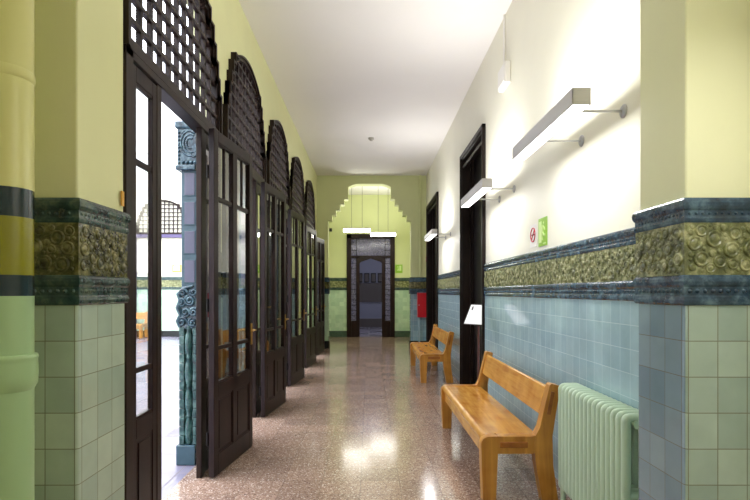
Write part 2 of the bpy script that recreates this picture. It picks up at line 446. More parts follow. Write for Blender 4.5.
# end wall with a stepped arch
mb = MB()
EX0, EX1 = -1.015, 1.040
cx = (EX0+EX1)/2; hw = (EX1-EX0)/2
def eslab(x0, x1, za, zb=None):
    zb = za if zb is None else zb
    mb.prism([(x0, za), (x1, zb), (x1, ZC), (x0, ZC)], 'y', YE, YE+.28)
eslab(XL-.2, EX0, 0); eslab(EX1, XR+.34, 0)
NS = 5; topw = .53
for i in range(NS):
    wa = hw - (hw-topw)*i/NS; wb = hw - (hw-topw)*(i+1)/NS
    z = 3.03 + .134*(i+1)
    if i == NS-1: z = 3.03+.134*(i+1)
    eslab(cx-wa, cx-wb, z); eslab(cx+wb, cx+wa, z)
na = 10
for k in range(na):
    a = -topw + 2*topw*k/na; b = -topw + 2*topw*(k+1)/na
    f = lambda t: 4.0 + .08*min(1, (1-abs(t)/topw)*3.2)
    eslab(cx+a, cx+b, f(a), f(b))
struct(mb.build('wall_end', M['paint_end']), 'olive-yellow wall with stepped arch at the end of the corridor', 'wall')

# vestibule beyond the arch
VX0, VX1, VZ = -1.5, 1.6, 4.42
DX0, DX1, DZT = -.69, .80, 3.48
mb = MB()
mb.box(VX0-.1, VX0, YE+.28, YB+.15, 0, VZ+.1)
struct(mb.build('wall_vestibule_left', M['paint_end']), 'yellow side wall left of the vestibule behind the stepped arch', 'wall')
mb = MB(); mb.box(VX1, VX1+.1, YE+.28, YB+.15, 0, VZ+.1)
struct(mb.build('wall_vestibule_right', M['paint_end']), 'yellow side wall right of the vestibule behind the stepped arch', 'wall')
mb = MB()
mb.box(VX0, DX0, YB, YB+.15, 0, VZ+.1); mb.box(DX1, VX1, YB, YB+.15, 0, VZ+.1); mb.box(DX0, DX1, YB, YB+.15, 3.2, VZ+.1)
struct(mb.build('wall_vestibule_back', M['paint_end']), 'yellow wall around the leaded door behind the stepped arch', 'wall')
mb = MB(); mb.box(VX0-.1, VX1+.1, YE+.28, YB+.15, VZ, VZ+.15)
struct(mb.build('ceiling_vestibule', M['ceiling']), 'white ceiling seen through the top of the stepped arch', 'ceiling')
# dim room behind the leaded door
mb = MB(); mb.box(-2.2, 2.2, YB+.1, 20.6, -.1, 0)
struct(mb.build('floor_room', M['patio_floor']), 'pale floor of the dim room beyond the leaded door', 'floor')
mb = MB()
mb.box(-2.2, 2.2, 20.4, 20.6, 0, 3.6); mb.box(-2.3, -2.2, YB+.15, 20.6, 0, 3.6); mb.box(2.2, 2.3, YB+.15, 20.6, 0, 3.6)
mb.mi = 1; mb.box(-2.2, 2.2, 20.36, 20.4, 0, .34); mb.box(-2.2, 2.2, 20.33, 20.4, 1.0, 1.12)
mb.box(-2.2, 2.2, 20.36, 20.4, 1.12, 1.75)
struct(mb.build('wall_room', [M['room_blue'], M['room_dark']]), 'dim bluish wall of the room beyond the leaded door', 'wall')
mb = MB(); mb.box(-2.3, 2.3, YB+.15, 20.6, 3.6, 3.7)
struct(mb.build('ceiling_room', M['room_dark']), 'dark ceiling of the room beyond the leaded door', 'ceiling')

# ------------------------------------------------------------------ tiled dado, friezes, pilasters
Z1, Z2, Z3, Z4 = 1.352, 1.462, 1.652, 1.742
PROF_TOP = [(0, Z3), (.014, Z3), (.02, Z3+.006), (.022, Z3+.016), (.016, Z3+.024), (.016, Z3+.044), (.026, Z3+.05), (.034, Z3+.06), (.036, Z3+.072), (.030, Z3+.082), (.018, Z4), (0, Z4)]
PROF_LOW = [(0, Z1), (.012, Z1), (.020, Z1+.006), (.024, Z1+.018), (.020, Z1+.030), (.013, Z1+.036), (.013, Z1+.066), (.024, Z1+.074), (.030, Z1+.086), (.028, Z1+.098), (.018, Z2-.004), (.010, Z2), (0, Z2)]
PROF_TOP = [(o*.45, z) for o, z in PROF_TOP]; PROF_LOW = [(o*.45, z) for o, z in PROF_LOW]
def relief(mb, o, u, n, length, z0, z1, seed, rmax=.030, rmin=.008, tries=900):
    rnd = random.Random(seed); o = Vector(o); u = Vector(u); n = Vector(n); discs = []
    H = z1-z0
    for t in range(tries):
        f = t/tries
        r = rmax - (rmax-rmin)*f**.45
        r *= rnd.uniform(.85, 1.1)
        if length < 2*r+.004: continue
        a = rnd.uniform(r+.002, length-r-.002); b = rnd.uniform(r+.002, H-r-.002)
        if all((a-p)**2+(b-q)**2 > (r+s-.001)**2 for p, q, s in discs if abs(a-p) < r+s):
            discs.append((a, b, r))
    for a, b, r in discs:
        p = o + u*a + Vector((0, 0, z0+b))
        h = .22*r + .003
        if r > .016: prof = [(r, 0), (r*.97, h*.7), (r*.86, h), (r*.72, h*.8), (r*.64, h*.45), (r*.5, h*.7), (r*.3, h), (r*.001, h*1.1)]
        else: prof = [(r, 0), (r*.9, h*.7), (r*.6, h), (r*.001, h*1.15)]
        mb.lathe(prof, p, n, 12 if r > .016 else 8)
def scroll(mb, c, u, n, r0, turns, w=.005, flip=1):
    c = Vector(c); u = Vector(u); n = Vector(n); z = Vector((0,0,1)); pts = []
    k = int(turns*18)
    for i in range(k+1):
        a = 2*pi*turns*i/k; r = r0*(1-.8*i/k)
        pts.append(c + u*(r*cos(a)*flip) + z*(r*sin(a)) + n*.006)
    mb.tube(pts, w, 6)
def beads(mb, o, u, n, length, z, r=.007, pitch=.02):
    o = Vector(o); u = Vector(u); k = int(length/pitch)
    for i in range(k):
        mb.lathe([(r, 0), (r*.8, r*.55), (r*.001, r*.8)], o + u*(pitch*(i+.5)) + Vector((0,0,z)), n, 8)

TRIM = [0]
def trim(o, label, cat='tile trim'):
    return struct(o, label, cat)
def tname():
    TRIM[0] += 1; return 'trim_%d' % TRIM[0]

def frieze(path, side, seg_relief, label, blue, olive, seed):
    mb = MB(); mb.mi = 0
    mb.sweep(path, PROF_TOP, side); mb.sweep(path, PROF_LOW, side)
    mb.mi = 1
    mb.sweep(path, [(0, Z2), (.005, Z2), (.005, Z3), (0, Z3)], side)
    for (o, u, n, L, rmax, tries) in seg_relief:
        oo = Vector(o) + Vector(n)*.004
        mb.mi = 1; relief(mb, oo, u, n, L, Z2+.002, Z3-.002, seed, rmax, .007, tries); seed += 1
        mb.mi = 0
        beads(mb, Vector(o)+Vector(n)*.005, u, n, L, Z1+.051, .009, .028)
        beads(mb, Vector(o)+Vector(n)*.006, u, n, L, Z3+.034, .007, .024)
    return trim(mb.build(tname(), [blue, olive]), label, 'frieze')

# right wall dado + frieze, between the doors
D = .012
PR0, PR1, PXR = 1.856, 2.185, 1.150      # right pilaster
PL0, PL1, PXL = 1.856, 2.22, -1.059     # left pilaster
segs = [(PR1, DOORS_R[0][0]-.02, 'blue-green tiled dado behind the bench and radiator'), (DOORS_R[0][1]+.02, DOORS_R[1][0]-.02, 'blue-green tiled dado between the two tall doorways')]
for i, (a, b, lab) in enumerate(segs):
    mb = MB(); mb.box(XR-D, XR+.001, a, b, 0, Z1)
    trim(mb.build(tname(), M['tile_blue']), lab, 'dado')
    L = b-a
    frieze([(XR-D, b), (XR-D, a)], 1, [((XR-D, a, 0), (0,1,0), (-1,0,0), L, .026, int(900*L))],
           ['navy and olive relief frieze on the right wall before the first doorway', 'navy and olive relief frieze between the two tall doorways'][i], M['glaze_blue'], M['glaze_olive'], 30+i)

def pilaster(px, y0, y1, xo, side, label, mats, blue, olive, paint, seed):
    # px: corridor face, xo: outer x
    s = -1 if side == 'right' else 1       # corridor face normal in x
    mb = MB()
    r = .014
    def col(inset, z0, z1, ms, rr):
        # plan with rounded corridor corners
        x = px - s*inset; pts = []
        pts.append((xo, y0+inset))
        for k in range(5):
            a = pi/2*k/4; pts.append((x - s*rr + s*rr*sin(a), y0+inset + rr - rr*cos(a)))
        for k in range(5):
            a = pi/2*k/4; pts.append((x - s*rr + s*rr*cos(a), y1-inset - rr + rr*sin(a)))
        pts.append((xo, y1-inset))
        n = len(pts)
        for i in range(n):
            j = (i+1) % n
            nx = abs(pts[j][1]-pts[i][1]) > abs(pts[j][0]-pts[i][0])
            mb.mi = ms[0] if nx else ms[1]
            mb.add([(pts[i][0],pts[i][1],z0),(pts[j][0],pts[j][1],z0),(pts[j][0],pts[j][1],z1),(pts[i][0],pts[i][1],z1)], [(0,1,2,3)], 0 < i < n-2)
        mb.mi = 2
        mb.add([(p[0],p[1],z1) for p in pts], [tuple(range(n))])
    col(0, 0, Z1+.01, (0, 1), r)
    col(.006, Z1, ZC, (2, 2), .008)
    trim(mb.build(tname(), [mats[0], mats[1], paint]), label + ', tiled below and painted above', 'pilaster')
    path = [(xo, y0), (px, y0), (px, y1), (xo, y1)]
    n = (s, 0, 0)
    W = abs(px-xo)
    rel = [((px, y0, 0), (0,1,0), n, y1-y0, .026, 2400), ((min(px, xo), y0, 0), (1,0,0), (0,-1,0), W, .032, 2400)]
    frieze(path, 1 if side == 'left' else -1, rel, 'relief tile frieze wrapped around the ' + label, blue, olive, seed)
pilaster(PXR, PR0, PR1, XR+.05, 'right', 'near right pilaster beside the radiator', (M['tile_pil'], M['tile_y']), M['glaze_blue'], M['glaze_olive'], M['paint_pier'], 5)
pilaster(PXL, PL0, PL1, XL-.05, 'left', 'near left pilaster beside the drainpipe', (M['tile_x'], M['tile_yl']), M['glaze_teal'], M['glaze_olive_dark'], M['paint_left'], 9)

# dado on the slim piers of the arcade
for i, c in enumerate(CEN):
    a, b = c+.845, (CEN[i+1]-.845 if i < 4 else YE)
    mb = MB(); mb.mi = 0; mb.box(XL-.001, XL+.010, a, b, 0, Z1)
    mb.mi = 1; mb.box(XL-.001, XL+.022, a, b, Z1, Z2); mb.box(XL-.001, XL+.022, a, b, Z3, Z4)
    mb.mi = 2; mb.box(XL-.001, XL+.012, a, b, Z2, Z3)
    trim(mb.build(tname(), [M['tile_x'], M['glaze_teal'], M['glaze_olive_dark']], bevel=.004), 'green tiled dado on the wall pier after arcade opening %s' % ['nearest', 'second', 'third', 'fourth', 'farthest'][i], 'dado')
# end piers
for (x0, x1, pf, lab, tm) in ((XL, EX0, EX0, 'left', 'tile_mint'), (EX1, XR, EX1, 'right', 'tile_blue_y')):
    mb = MB(); mb.mi = 0
    s = 1 if lab == 'left' else -1
    xa, xb = (x0, x1+.01) if lab == 'left' else (x0-.01, x1)
    mb.box(xa, xb, YE-.012, YE+.29, .19, Z1)
    mb.mi = 1
    e = .02
    xa2, xb2 = (xa, xb+e) if lab == 'left' else (xa-e, xb)
    mb.box(xa2, xb2, YE-.03, YE+.30, Z1, Z2+.02); mb.box(xa2, xb2, YE-.034, YE+.30, Z3, Z4+.02)
    mb.mi = 2; mb.box(xa2, xb2, YE-.02, YE+.3, Z2+.02, Z3)
    mb.mi = 3; mb.box(xa2, xb2, YE-.03, YE+.3, 0, .19)
    trim(mb.build(tname(), [M[tm], M['glaze_blue'], M['glaze_olive_dark'], M['base_dark']], bevel=.006), 'tiled foot of the %s pier of the stepped arch' % lab, 'dado')
# vestibule back wall dado
for (x0, x1, lab) in ((VX0, DX0-.0, 'left'), (DX1, VX1, 'right')):
    mb = MB(); mb.mi = 0; mb.box(x0, x1, YB-.012, YB+.01, .19, 1.46)
    mb.mi = 1; mb.box(x0, x1, YB-.03, YB+.01, 1.46, 1.54); mb.box(x0, x1, YB-.03, YB+.01, 1.74, 1.84)
    mb.mi = 2; mb.box(x0, x1, YB-.018, YB+.01, 1.54, 1.74)
    mb.mi = 3; mb.box(x0, x1, YB-.02, YB+.01, 0, .19)
    trim(mb.build(tname(), [M['tile_mint'], M['glaze_teal'], M['glaze_olive'], M['base_green']], bevel=.005), 'mint tiled dado %s of the leaded door' % lab, 'dado')

# ------------------------------------------------------------------ arcade joinery
def outline(inset=0):
    pts = []
    right = []
    for (w, za, zb) in STEPS:
        right += [(w-inset, za), (w-inset, zb-inset)]
    arc = []
    for k in range(NA+1):
        y = ARC_W - 2*ARC_W*k/NA
        arc.append((y*(ARC_W-inset)/ARC_W, arc_z(y)-inset))
    return right, arc
def make_window():
    # stepped arch frame + grille, local origin at the sill centre, x=0 at front plane
    mb = MB(); d = .10; t = .055
    r, arc = outline()
    # bottom rail
    mb.box(-d, .0, -.84, .84, 2.68, 2.74)
    for s in (1, -1):
        for i, (w, za, zb) in enumerate(STEPS):
            wn = STEPS[i+1][0] if i+1 < len(STEPS) else ARC_W
            mb.box(-d, 0, s*w, s*(w-t), za-(.0 if i == 0 else t), zb)
            mb.box(-d, 0, s*w, s*(wn-t), zb-t, zb)
            # raised outer bead
            mb.box(-d, .014, s*w, s*(w-.022), za-(0 if i == 0 else .022), zb)
            mb.box(-d, .014, s*w, s*(wn-.022), zb-.022, zb)
    for k in range(NA):
        a = -ARC_W + 2*ARC_W*k/NA; b = -ARC_W + 2*ARC_W*(k+1)/NA
        mb.prism([(a, arc_z(a)-t), (b, arc_z(b)-t), (b, arc_z(b)), (a, arc_z(a))], 'x', -d, 0)
        mb.prism([(a, arc_z(a)-.022), (b, arc_z(b)-.022), (b, arc_z(b)), (a, arc_z(a))], 'x', -d, .014)
    w = mb.build('window_1', M['wood_lattice'])
    g = MB(); p = .137; bw = .026
    def top(y):
        y = abs(y)
        if y < ARC_W-.03: return arc_z(y)-.03
        z = 2.7
        for (wd, za, zb) in STEPS:
            if y < wd-.02: z = zb-.03
        return z
    def half(z):
        if z > ARC_Z:
            y = ARC_W
            while y > 0 and arc_z(y) < z+.02: y -= .01
            return y
        for (wd, za, zb) in STEPS:
            if za <= z < zb: return wd-.03
        return .8
    k = 0
    ys = [(.5+i)*p for i in range(6)] 
    for y in ys:
        for s in (1, -1):
            if y < .80: g.box(-.048, -.018, s*y-bw/2, s*y+bw/2, 2.73, top(y+bw/2))
    z = 2.74+p*.85
    while z < ARC_C-.06:
        h = min(half(z-bw/2), half(z+bw/2)); 
        g.box(-.042, -.014, -h, h, z-bw/2, z+bw/2); z += p*.93
    g.build('lattice_grille', M['wood_lattice'], w)
    return w
# fixed side panel / leaf builder (local: u along y from 0..W, x thickness 0..-t)
ZLB, ZLT = .012, 2.625
def leaf_mesh(mb, W, cols, x0, x1, sw, mw, muntin=True):
    # stiles, rails, muntins and recessed lower panels
    xm = (x0+x1)/2
    mb.box(x0, x1, 0, sw, ZLB, ZLT); mb.box(x0, x1, W-sw, W, ZLB, ZLT)
    mb.box(x0, x1, sw, W-sw, ZLT-.085, ZLT)
    mb.box(x0, x1, sw, W-sw, .60, .705)
    mb.box(x0, x1, sw, W-sw, ZLB, .17)
    cw = (W-2*sw-(cols-1)*mw)/cols
    cells = []
    for c in range(cols):
        a = sw + c*(cw+mw); cells.append((a, a+cw))
        if c < cols-1: mb.box(x0, x1, a+cw, a+cw+mw, .17, ZLT-.085)
    for a, b in cells:
        mb.box(x0*.8+x1*.2, x1*.8+x0*.2, a, b, .955, .985)
        mb.box(x0*.8+x1*.2, x1*.8+x0*.2, a, b, 2.095, 2.13)
        if muntin: mb.box(xm-.012, xm+.012, (a+b)/2-.009, (a+b)/2+.009, 2.13, ZLT-.085)
        # glazing beads
        for zz in (.705, ZLT-.085-.014): mb.box(x0*.9+x1*.1, x1*.9+x0*.1, a, b, zz, zz+.014)
        # lower raised panel
        mb.box(xm-.010, xm+.010, a, b, .17, .60)
        mb.box(xm-.016, xm+.016, a+.03, b-.03, .20, .57)
        for (ya, yb) in ((a, a+.014), (b-.014, b)): mb.box(x0*.85+x1*.15, x1*.85+x0*.15, ya, yb, .17, .60)
        for (za, zb) in ((.17, .184), (.586, .60)): mb.box(x0*.85+x1*.15, x1*.85+x0*.15, a, b, za, zb)
    return cells, xm
def panes(cells, xm, name='pane'):
    g = MB()
    for a, b in cells:
        g.box(xm-.002, xm+.002, a-.004, b+.004, .70, 2.545)
    return g
def make_door():
    root = thing('door_1', (XF, CEN[0], 0), 0)
    fr = MB()
    for s in (1, -1):
        fr.box(-.10, 0, s*.84, s*.755, 0, 2.68)
        fr.box(-.05, -.008, s*.435, s*.368, 0, 2.64)
    fr.box(-.10, 0, -.84, .84, 2.635, 2.68)
    fr.build('door_frame', M['wood_lattice'], root, bevel=.004)
    for s in (0, 1):
        sp = MB(); cells, xm = leaf_mesh(sp, .325, 1, -.044, -.012, .058, .05, False)
        o = sp.build('side_panel', M['wood_dark'], root, (0, -.755 if s == 0 else .43, 0), bevel=.003)
        panes(cells, xm).build('pane', M['glass'], o)
    lf = MB(); cells, xm = leaf_mesh(lf, .80, 2, .0, .045, .075, .085)
    o = lf.build('door_leaf', M['wood_dark'], root, (.050, .350, 0), -radians(7.6), bevel=.003)
    panes(cells, xm).build('pane', M['glass'], o)
    h = MB()
    for xx, s in ((.045, 1), (0, -1)):
        h.cbox(xx, xx+s*.006, .748, .782, .93, 1.12, .002)
        h.tube([(xx, .765, 1.06), (xx+s*.045, .765, 1.06)], .008, 8)
        h.tube([(xx+s*.042, .770, 1.06), (xx+s*.045, .74, 1.062), (xx+s*.045, .66, 1.058)], .008, 8)
    tag(h.build('door_handle', M['brass'], o), 'brass lever handle')
    hg = MB()
    for z in (.3, 1.3, 2.3): hg.lathe([(.009, -.05), (.009, .05)], (-.006, -.004, z), (0,0,1), 8)
    hg.build('hinge', M['wood_black'], o)
    return root
w0 = make_window(); w0.location = (XF, CEN[0], 0)
d0 = make_door()
ORD = ['nearest', 'second', 'third', 'fourth', 'farthest']
for i, c in enumerate(CEN):
    if i == 0: w, d = w0, d0
    else:
        w = copy_tree(w0); w.location = (XF, c, 0); w.name = 'window_%d' % (i+1)
        d = copy_tree(d0); d.location = (XF, c, 0); d.name = 'door_%d' % (i+1)
    struct(w, 'brown stepped-arch lattice window over the %s glazed door of the arcade' % ORD[i], 'window')
    struct(d, 'dark wooden glazed door with open leaf in the %s arcade opening' % ORD[i], 'door')

# ------------------------------------------------------------------ right doorways
for i, (a, b) in enumerate(DOORS_R):
    root = thing('door_%d' % (6+i), (XR, (a+b)/2, 0))
    h = (b-a)/2
    fr = MB()
    for s in (1, -1):
        fr.cbox(-.045, .0, s*(h-.02), s*(h+.02), 0, ZD+.03, .006)
        fr.cbox(-.02, .32, s*(h-.045), s*(h+.0), 0, ZD, .004)
        fr.box(.10, .22, s*(h-.045), s*(h-.08), 0, ZD-.04)
    fr.cbox(-.045, 0, -h-.02, h+.02, ZD-.02, ZD+.03, .006)
    fr.cbox(-.02, .32, -h, h, ZD-.045, ZD, .004)
    fr.cbox(-.01, .02, -h+.045, h-.045, ZD-.16, ZD-.12, .004)
    fr.cbox(.10, .20, -h+.045, h-.045, 2.72, 2.80, .006)
    fr.build('door_casing', M['wood_brown'], root)
    lf = MB()
    for s in (-1, 1):
        y0, y1 = (-h+.08, -.006) if s == -1 else (.006, h-.08)
        lf.box(.15, .19, y0, y1, .01, 2.72)
        for z0, z1 in ((.2, .95), (1.1, 2.55)):
            lf.cbox(.140, .16, y0+.1, y1-.1, z0, z1, .006)
    lf.box(.155, .18, -h+.08, h-.08, 2.80, ZD-.045)
    o = lf.build('door_leaf', M['wood_black'], root, bevel=.003)
    hd = MB(); hd.lathe([(.012, 0), (.012, .04), (.028, .05), (.03, .065), (.02, .08), (.001, .082)], (.15, -.05, 1.05), (-1,0,0), 12)
    hd.build('door_knob', M['brass'], o)
    struct(root, ['tall dark doorway behind the information stand on the right wall', 'tall dark doorway behind the far wooden bench'][i], 'door')
    hb = MB(); hb.box(XR+.32, XR+.36, a-.02, b+.02, 0, ZD+.02)
    hb.build('door_backing', M['wood_black'], root, (-XR, -(a+b)/2, 0))

# ------------------------------------------------------------------ leaded door of the vestibule
root = thing('door_8', ((DX0+DX1)/2, YB, 0))
W2 = (DX1-DX0)/2; ZT2 = 3.2
fr = MB()
for s in (1, -1):
    fr.cbox(s*(W2), s*(W2-.14), -.06, .12, 0, ZT2, .006)
    fr.box(s*(W2-.30), s*(W2-.40), -.03, .09, 0, 2.50)      # post beside the opening
    fr.box(s*(W2-.14), s*(W2-.30), -.02, .06, 0, .50)        # sidelight bottom panel
    fr.box(s*(W2-.17), s*(W2-.27), -.03, .07, .08, .44)
fr.cbox(-W2, W2, -.06, .12, ZT2-.14, ZT2, .006)
fr.box(-W2+.14, W2-.14, -.03, .09, 2.46, 2.53)
# pointed head of the opening
hw2 = W2-.30
fr.prism([(-hw2, 2.22), (-.30, 2.34), (0, 2.44), (.30, 2.34), (hw2, 2.22), (hw2, 2.48), (-hw2, 2.48)], 'y', -.02, .08)
fr.build('door_frame', M['wood_dark'], root)
ld = MB()
for s in (1, -1):
    for k in range(13):
        z = .50 + k*.163
        ld.box(s*(W2-.14), s*(W2-.30), .01, .035, z-.007, z+.007)
    ld.box(s*(W2-.30)-.01, s*(W2-.30)+.01, .01, .035, .5, ZT2-.14)
    for z in (2.70, 2.88): ld.box(s*(W2-.14), s*(W2-.30), .01, .035, z-.008, z+.008)
ld.build('glazing_bar', M['wood_black'], root)
gl = MB(); gl.box(-W2+.14, W2-.14, .018, .026, 2.5, ZT2-.14)
for s in (1, -1): gl.box(s*(W2-.14), s*(W2-.30), .018, .026, .5, 2.48)
tag(gl.build('leaded_pane', M['lead_glass'], root), 'mottled violet glass')
struct(root, 'dark wooden door frame with leaded side lights at the far end', 'door')
area('room_fill', (0, 18.3, 3.55), (0,0,0), .8, .3, 16, (.8,.85,1))  # unseen fill light added to brighten the dim room, no lamp fitting
# picture frames in the dim room
for k in range(4):
    x = -.36+k*.27
    f = MB(); f.box(x-.1, x+.1, 20.30, 20.36, 1.78, 2.15); f.mi = 1; f.box(x-.07, x+.07, 20.29, 20.31, 1.82, 2.11)
    tag(f.build('picture_frame', [M['wood_black'], M['room_dark']]), 'small dark frame beyond the far door, %s of a row of four' % ['leftmost', 'second from left', 'second from right', 'rightmost'][k], 'picture', 'dark frames in the room beyond the far door')

# ------------------------------------------------------------------ benches
def make_bench():
    root = thing('wooden_bench', (0, 0, 0))
    L = 1.92; T = .075; zs = .44
    def arcpts(cx_, cz_, r, a0, a1, n=6):
        return [(cx_+r*cos(radians(a0+(a1-a0)*k/n)), cz_+r*sin(radians(a0+(a1-a0)*k/n))) for k in range(n+1)]
    for k, y in enumerate((0, L-T)):
        # bentwood side: leg, rail and post meet in one curve; cut at the joints
        leg = MB(); leg.prism([(.01, 0), (.098, 0), (.105, zs-.10), (.108, zs), ] + arcpts(.05, zs-.05, .05, 90, 180, 6), 'x', 0, 0) if False else None
        lp = MB()
        lp.prism([(0.012, 0), (.098, 0), (.112, zs-.10), (.112, zs)] + arcpts(.055, zs-.055, .055, 90, 180, 6), 'y', y, y+T)
        lp.build('leg', M['bench_v'], root, bevel=.010)
        rl = MB()
        rl.prism([(.108, zs-.115), (.34, zs-.115), (.41, zs-.10), (.41, zs+.02)] + arcpts(.33, zs+.085, .085, -40, -90, 4) + [(.108, zs)], 'y', y+.002, y+T-.002)
        r_ = rl.build('side_rail', M['bench_v'], root, bevel=.008)
        tn = MB(); tn.cbox(.125, .31, y-.005, y+.01, zs-.075, zs-.035, .004) if k == 0 else tn.cbox(.125, .31, y+T-.01, y+T+.005, zs-.075, zs-.035, .004)
        tag(tn.build('tenon', M['tenon'], r_), 'darker end of a through tenon')
        po = MB()
        po.prism([(0.408, 0), (0.513, 0), (0.478, .25), (0.473, zs), (0.496, .60), (0.526, .765), (0.521, .778), (0.468, .790), (0.455, .78), (0.418, .62), (0.390, zs+.06), (0.363, zs+.01), (0.350, zs-.06), (0.363, .26)], 'y', y, y+T)
        p_ = po.build('back_post', M['bench_v'], root, bevel=.010)
        tn = MB()
        yy = (y-.005, y+.01) if k == 0 else (y+T-.01, y+T+.005)
        tn.prism([(0.436, .59), (0.458, .585), (0.486, .735), (0.464, .74)], 'y', *yy)
        tag(tn.build('tenon', M['tenon'], p_), 'darker end of a through tenon')
    st = MB(); st.prism([(.018, zs-.055), (.39, zs-.055), (.40, zs-.012), (.30, zs-.008), (.06, zs-.002)] + arcpts(.045, zs-.035, .034, 90, 180, 5), 'y', T-.01, L-T+.01)
    st.build('seat', M['bench'], root)
    rl = MB(); rl.box(.035, .075, T-.01, L-T+.01, zs-.16, zs-.05); rl.build('seat_rail', M['bench'], root, bevel=.005)
    bk = MB(); bk.prism([(0.418, .565), (0.450, .558), (0.484, .748), (0.476, .762), (0.456, .756)], 'y', T-.01, L-T+.01)
    bk.build('backrest', M['bench'], root, bevel=.006)
    return root
b1 = make_bench(); b1.location = (.745, 3.385, 0)
tag(b1, 'near varnished wooden bench standing next to the pale green radiator', 'bench', 'wooden benches along the right wall')
b2 = copy_tree(b1); b2.location = (.785, 7.85, 0)
tag(b2, 'far varnished wooden bench standing before the farther dark doorway', 'bench', 'wooden benches along the right wall')
b3 = copy_tree(b1); b3.location = (-8.75, 15.3, 0); b3.rotation_euler = (0, 0, pi/2*0 - pi/2 + pi); b3.location = (-6.85, 15.35, 0)
tag(b3, 'wooden bench against the far courtyard wall, seen through the nearest glazed door', 'bench')

# ------------------------------------------------------------------ radiator
rad = thing('radiator', (1.232, 2.47, 0), 0, 'pale green column radiator standing between pilaster and near bench', 'radiator')
ns = 16; pitch = .0555
for k in range(ns):
    y = pitch*(k+.5); s = MB(); pts = []
    x0, x1, za, zb, r = .026, .140, .13, .785, .020
    for (cx_, cz_, a0) in ((x1-r, zb-r, 0), (x0+r, zb-r, 90), (x0+r, za+r, 180), (x1-r, za+r, 270)):
        for j in range(5):
            a = radians(a0+90*j/4); pts.append((cx_+r*cos(a), y, cz_+r*sin(a)))
    s.tube(pts, .0225, 10, closed=True, sy=1.0)
    s.tube([(x0, y, .40), (x1, y, .40)], .018, 8)
    # hubs joining the sections
    for z in (zb-.03, za+.03): s.tube([(.072, y-pitch/2, z), (.072, y+pitch/2, z)], .022, 10)
    if k in (0, ns-1):
        s.lathe([(.028, 0), (.022, .01), (.016, .03), (.018, .13)], (x0+.01, y, 0), (0,0,1), 10)
        s.lathe([(.028, 0), (.022, .01), (.016, .03), (.018, .13)], (x1-.01, y, 0), (0,0,1), 10)
    s.build('section', M['rad'], rad)

# ------------------------------------------------------------------ wall lamps
def make_lamp():
    root = thing('wall_lamp')
    L = 1.13
    hs = MB()
    # open channel: two sides, two ends, web
    hs.box(-.351, -.345, 0, L, 0, .090); hs.box(-.259, -.253, 0, L, 0, .090)
    hs.box(-.351, -.253, 0, .006, 0, .090); hs.box(-.351, -.253, L-.006, L, 0, .090)
    hs.box(-.345, -.259, .006, L-.006, .040, .052)
    hs.build('housing', M['alu'], root, bevel=.002)
    df = MB(); df.box(-.344, -.260, .007, L-.007, .002, .014)
    tag(df.build('diffuser', M['tube_light'], root), 'glowing white diffuser')
    up = MB(); up.box(-.342, -.262, .02, L-.02, .070, .080)
    tag(up.build('upward_diffuser', M['tube_up'], root), 'glowing white diffuser')
    for y in (.16, .72):
        br = MB(); br.tube([(-.254, y, .022), (-.006, y, .022)], .0075, 10)
        b_ = br.build('bracket', M['chrome'], root)
        ro = MB(); ro.lathe([(.038, 0), (.038, .006), (.030, .012), (.010, .014)], (0, y, .022), (-1,0,0), 18)
        ro.build('wall_rose', M['chrome'], b_)
    return root
lamp0 = make_lamp(); LZ = 2.385
LAMPS = [2.68, 4.82, 8.70, .28]
for i, y in enumerate(LAMPS):
    l = lamp0 if i == 0 else copy_tree(lamp0)
    l.location = (XR, y, LZ)
    tag(l, ['nearest and largest box-shaped strip lamp on the right wall', 'middle strip lamp jutting out before the nearer dark doorway', 'farthest small strip lamp beside the farther dark doorway', 'strip lamp out of the picture above and before the near right pilaster'][i], 'lamp', 'strip lamps on the right wall')
LP_DN, LP_UP = 6.5, 13
for y in LAMPS:
    area('tube_down', (XR-.302, y+.565, LZ-.004), (0, 0, 0), .08, 1.08, LP_DN)
    area('tube_up', (XR-.302, y+.565, LZ+.095), (pi, 0, 0), .08, 1.08, LP_UP)

# pendants in the vestibule
def make_pendant():
    root = thing('pendant_lamp')
    L = .72
    bd = MB(); bd.cbox(-L/2, L/2, -.06, .06, .085, .115, .004); bd.build('housing', M['alu'], root)
    df = MB(); df.cbox(-L/2+.004, L/2-.004, -.056, .056, 0, .086, .012)
    tag(df.build('diffuser', M['pend_light'], root), 'glowing white diffuser')
    for x in (-.14, .14):
        cb_ = MB(); cb_.tube([(x, 0, .113), (x, 0, VZ-2.98)], .004, 6)
        cb_.build('cable', M['black'], root)
    return root
p0 = make_pendant(); p0.location = (-.32, 13.5, 2.98)
tag(p0, 'left and nearer of two glowing strip pendants in the stepped arch', 'lamp', 'pendant strip lamps behind the stepped arch')
p1 = copy_tree(p0); p1.location = (.40, 14.45, 2.98)
tag(p1, 'right and farther of two glowing strip pendants in the stepped arch', 'lamp', 'pendant strip lamps behind the stepped arch')
for (x, y) in ((-.32, 13.5), (.40, 14.45)):
    area('pendant_down', (x, y, 2.97), (0,0,0), .7, .1, 7, (1,.97,.90))
    area('pendant_up', (x, y, 3.11), (pi,0,0), .7, .1, 12, (1,.97,.90))

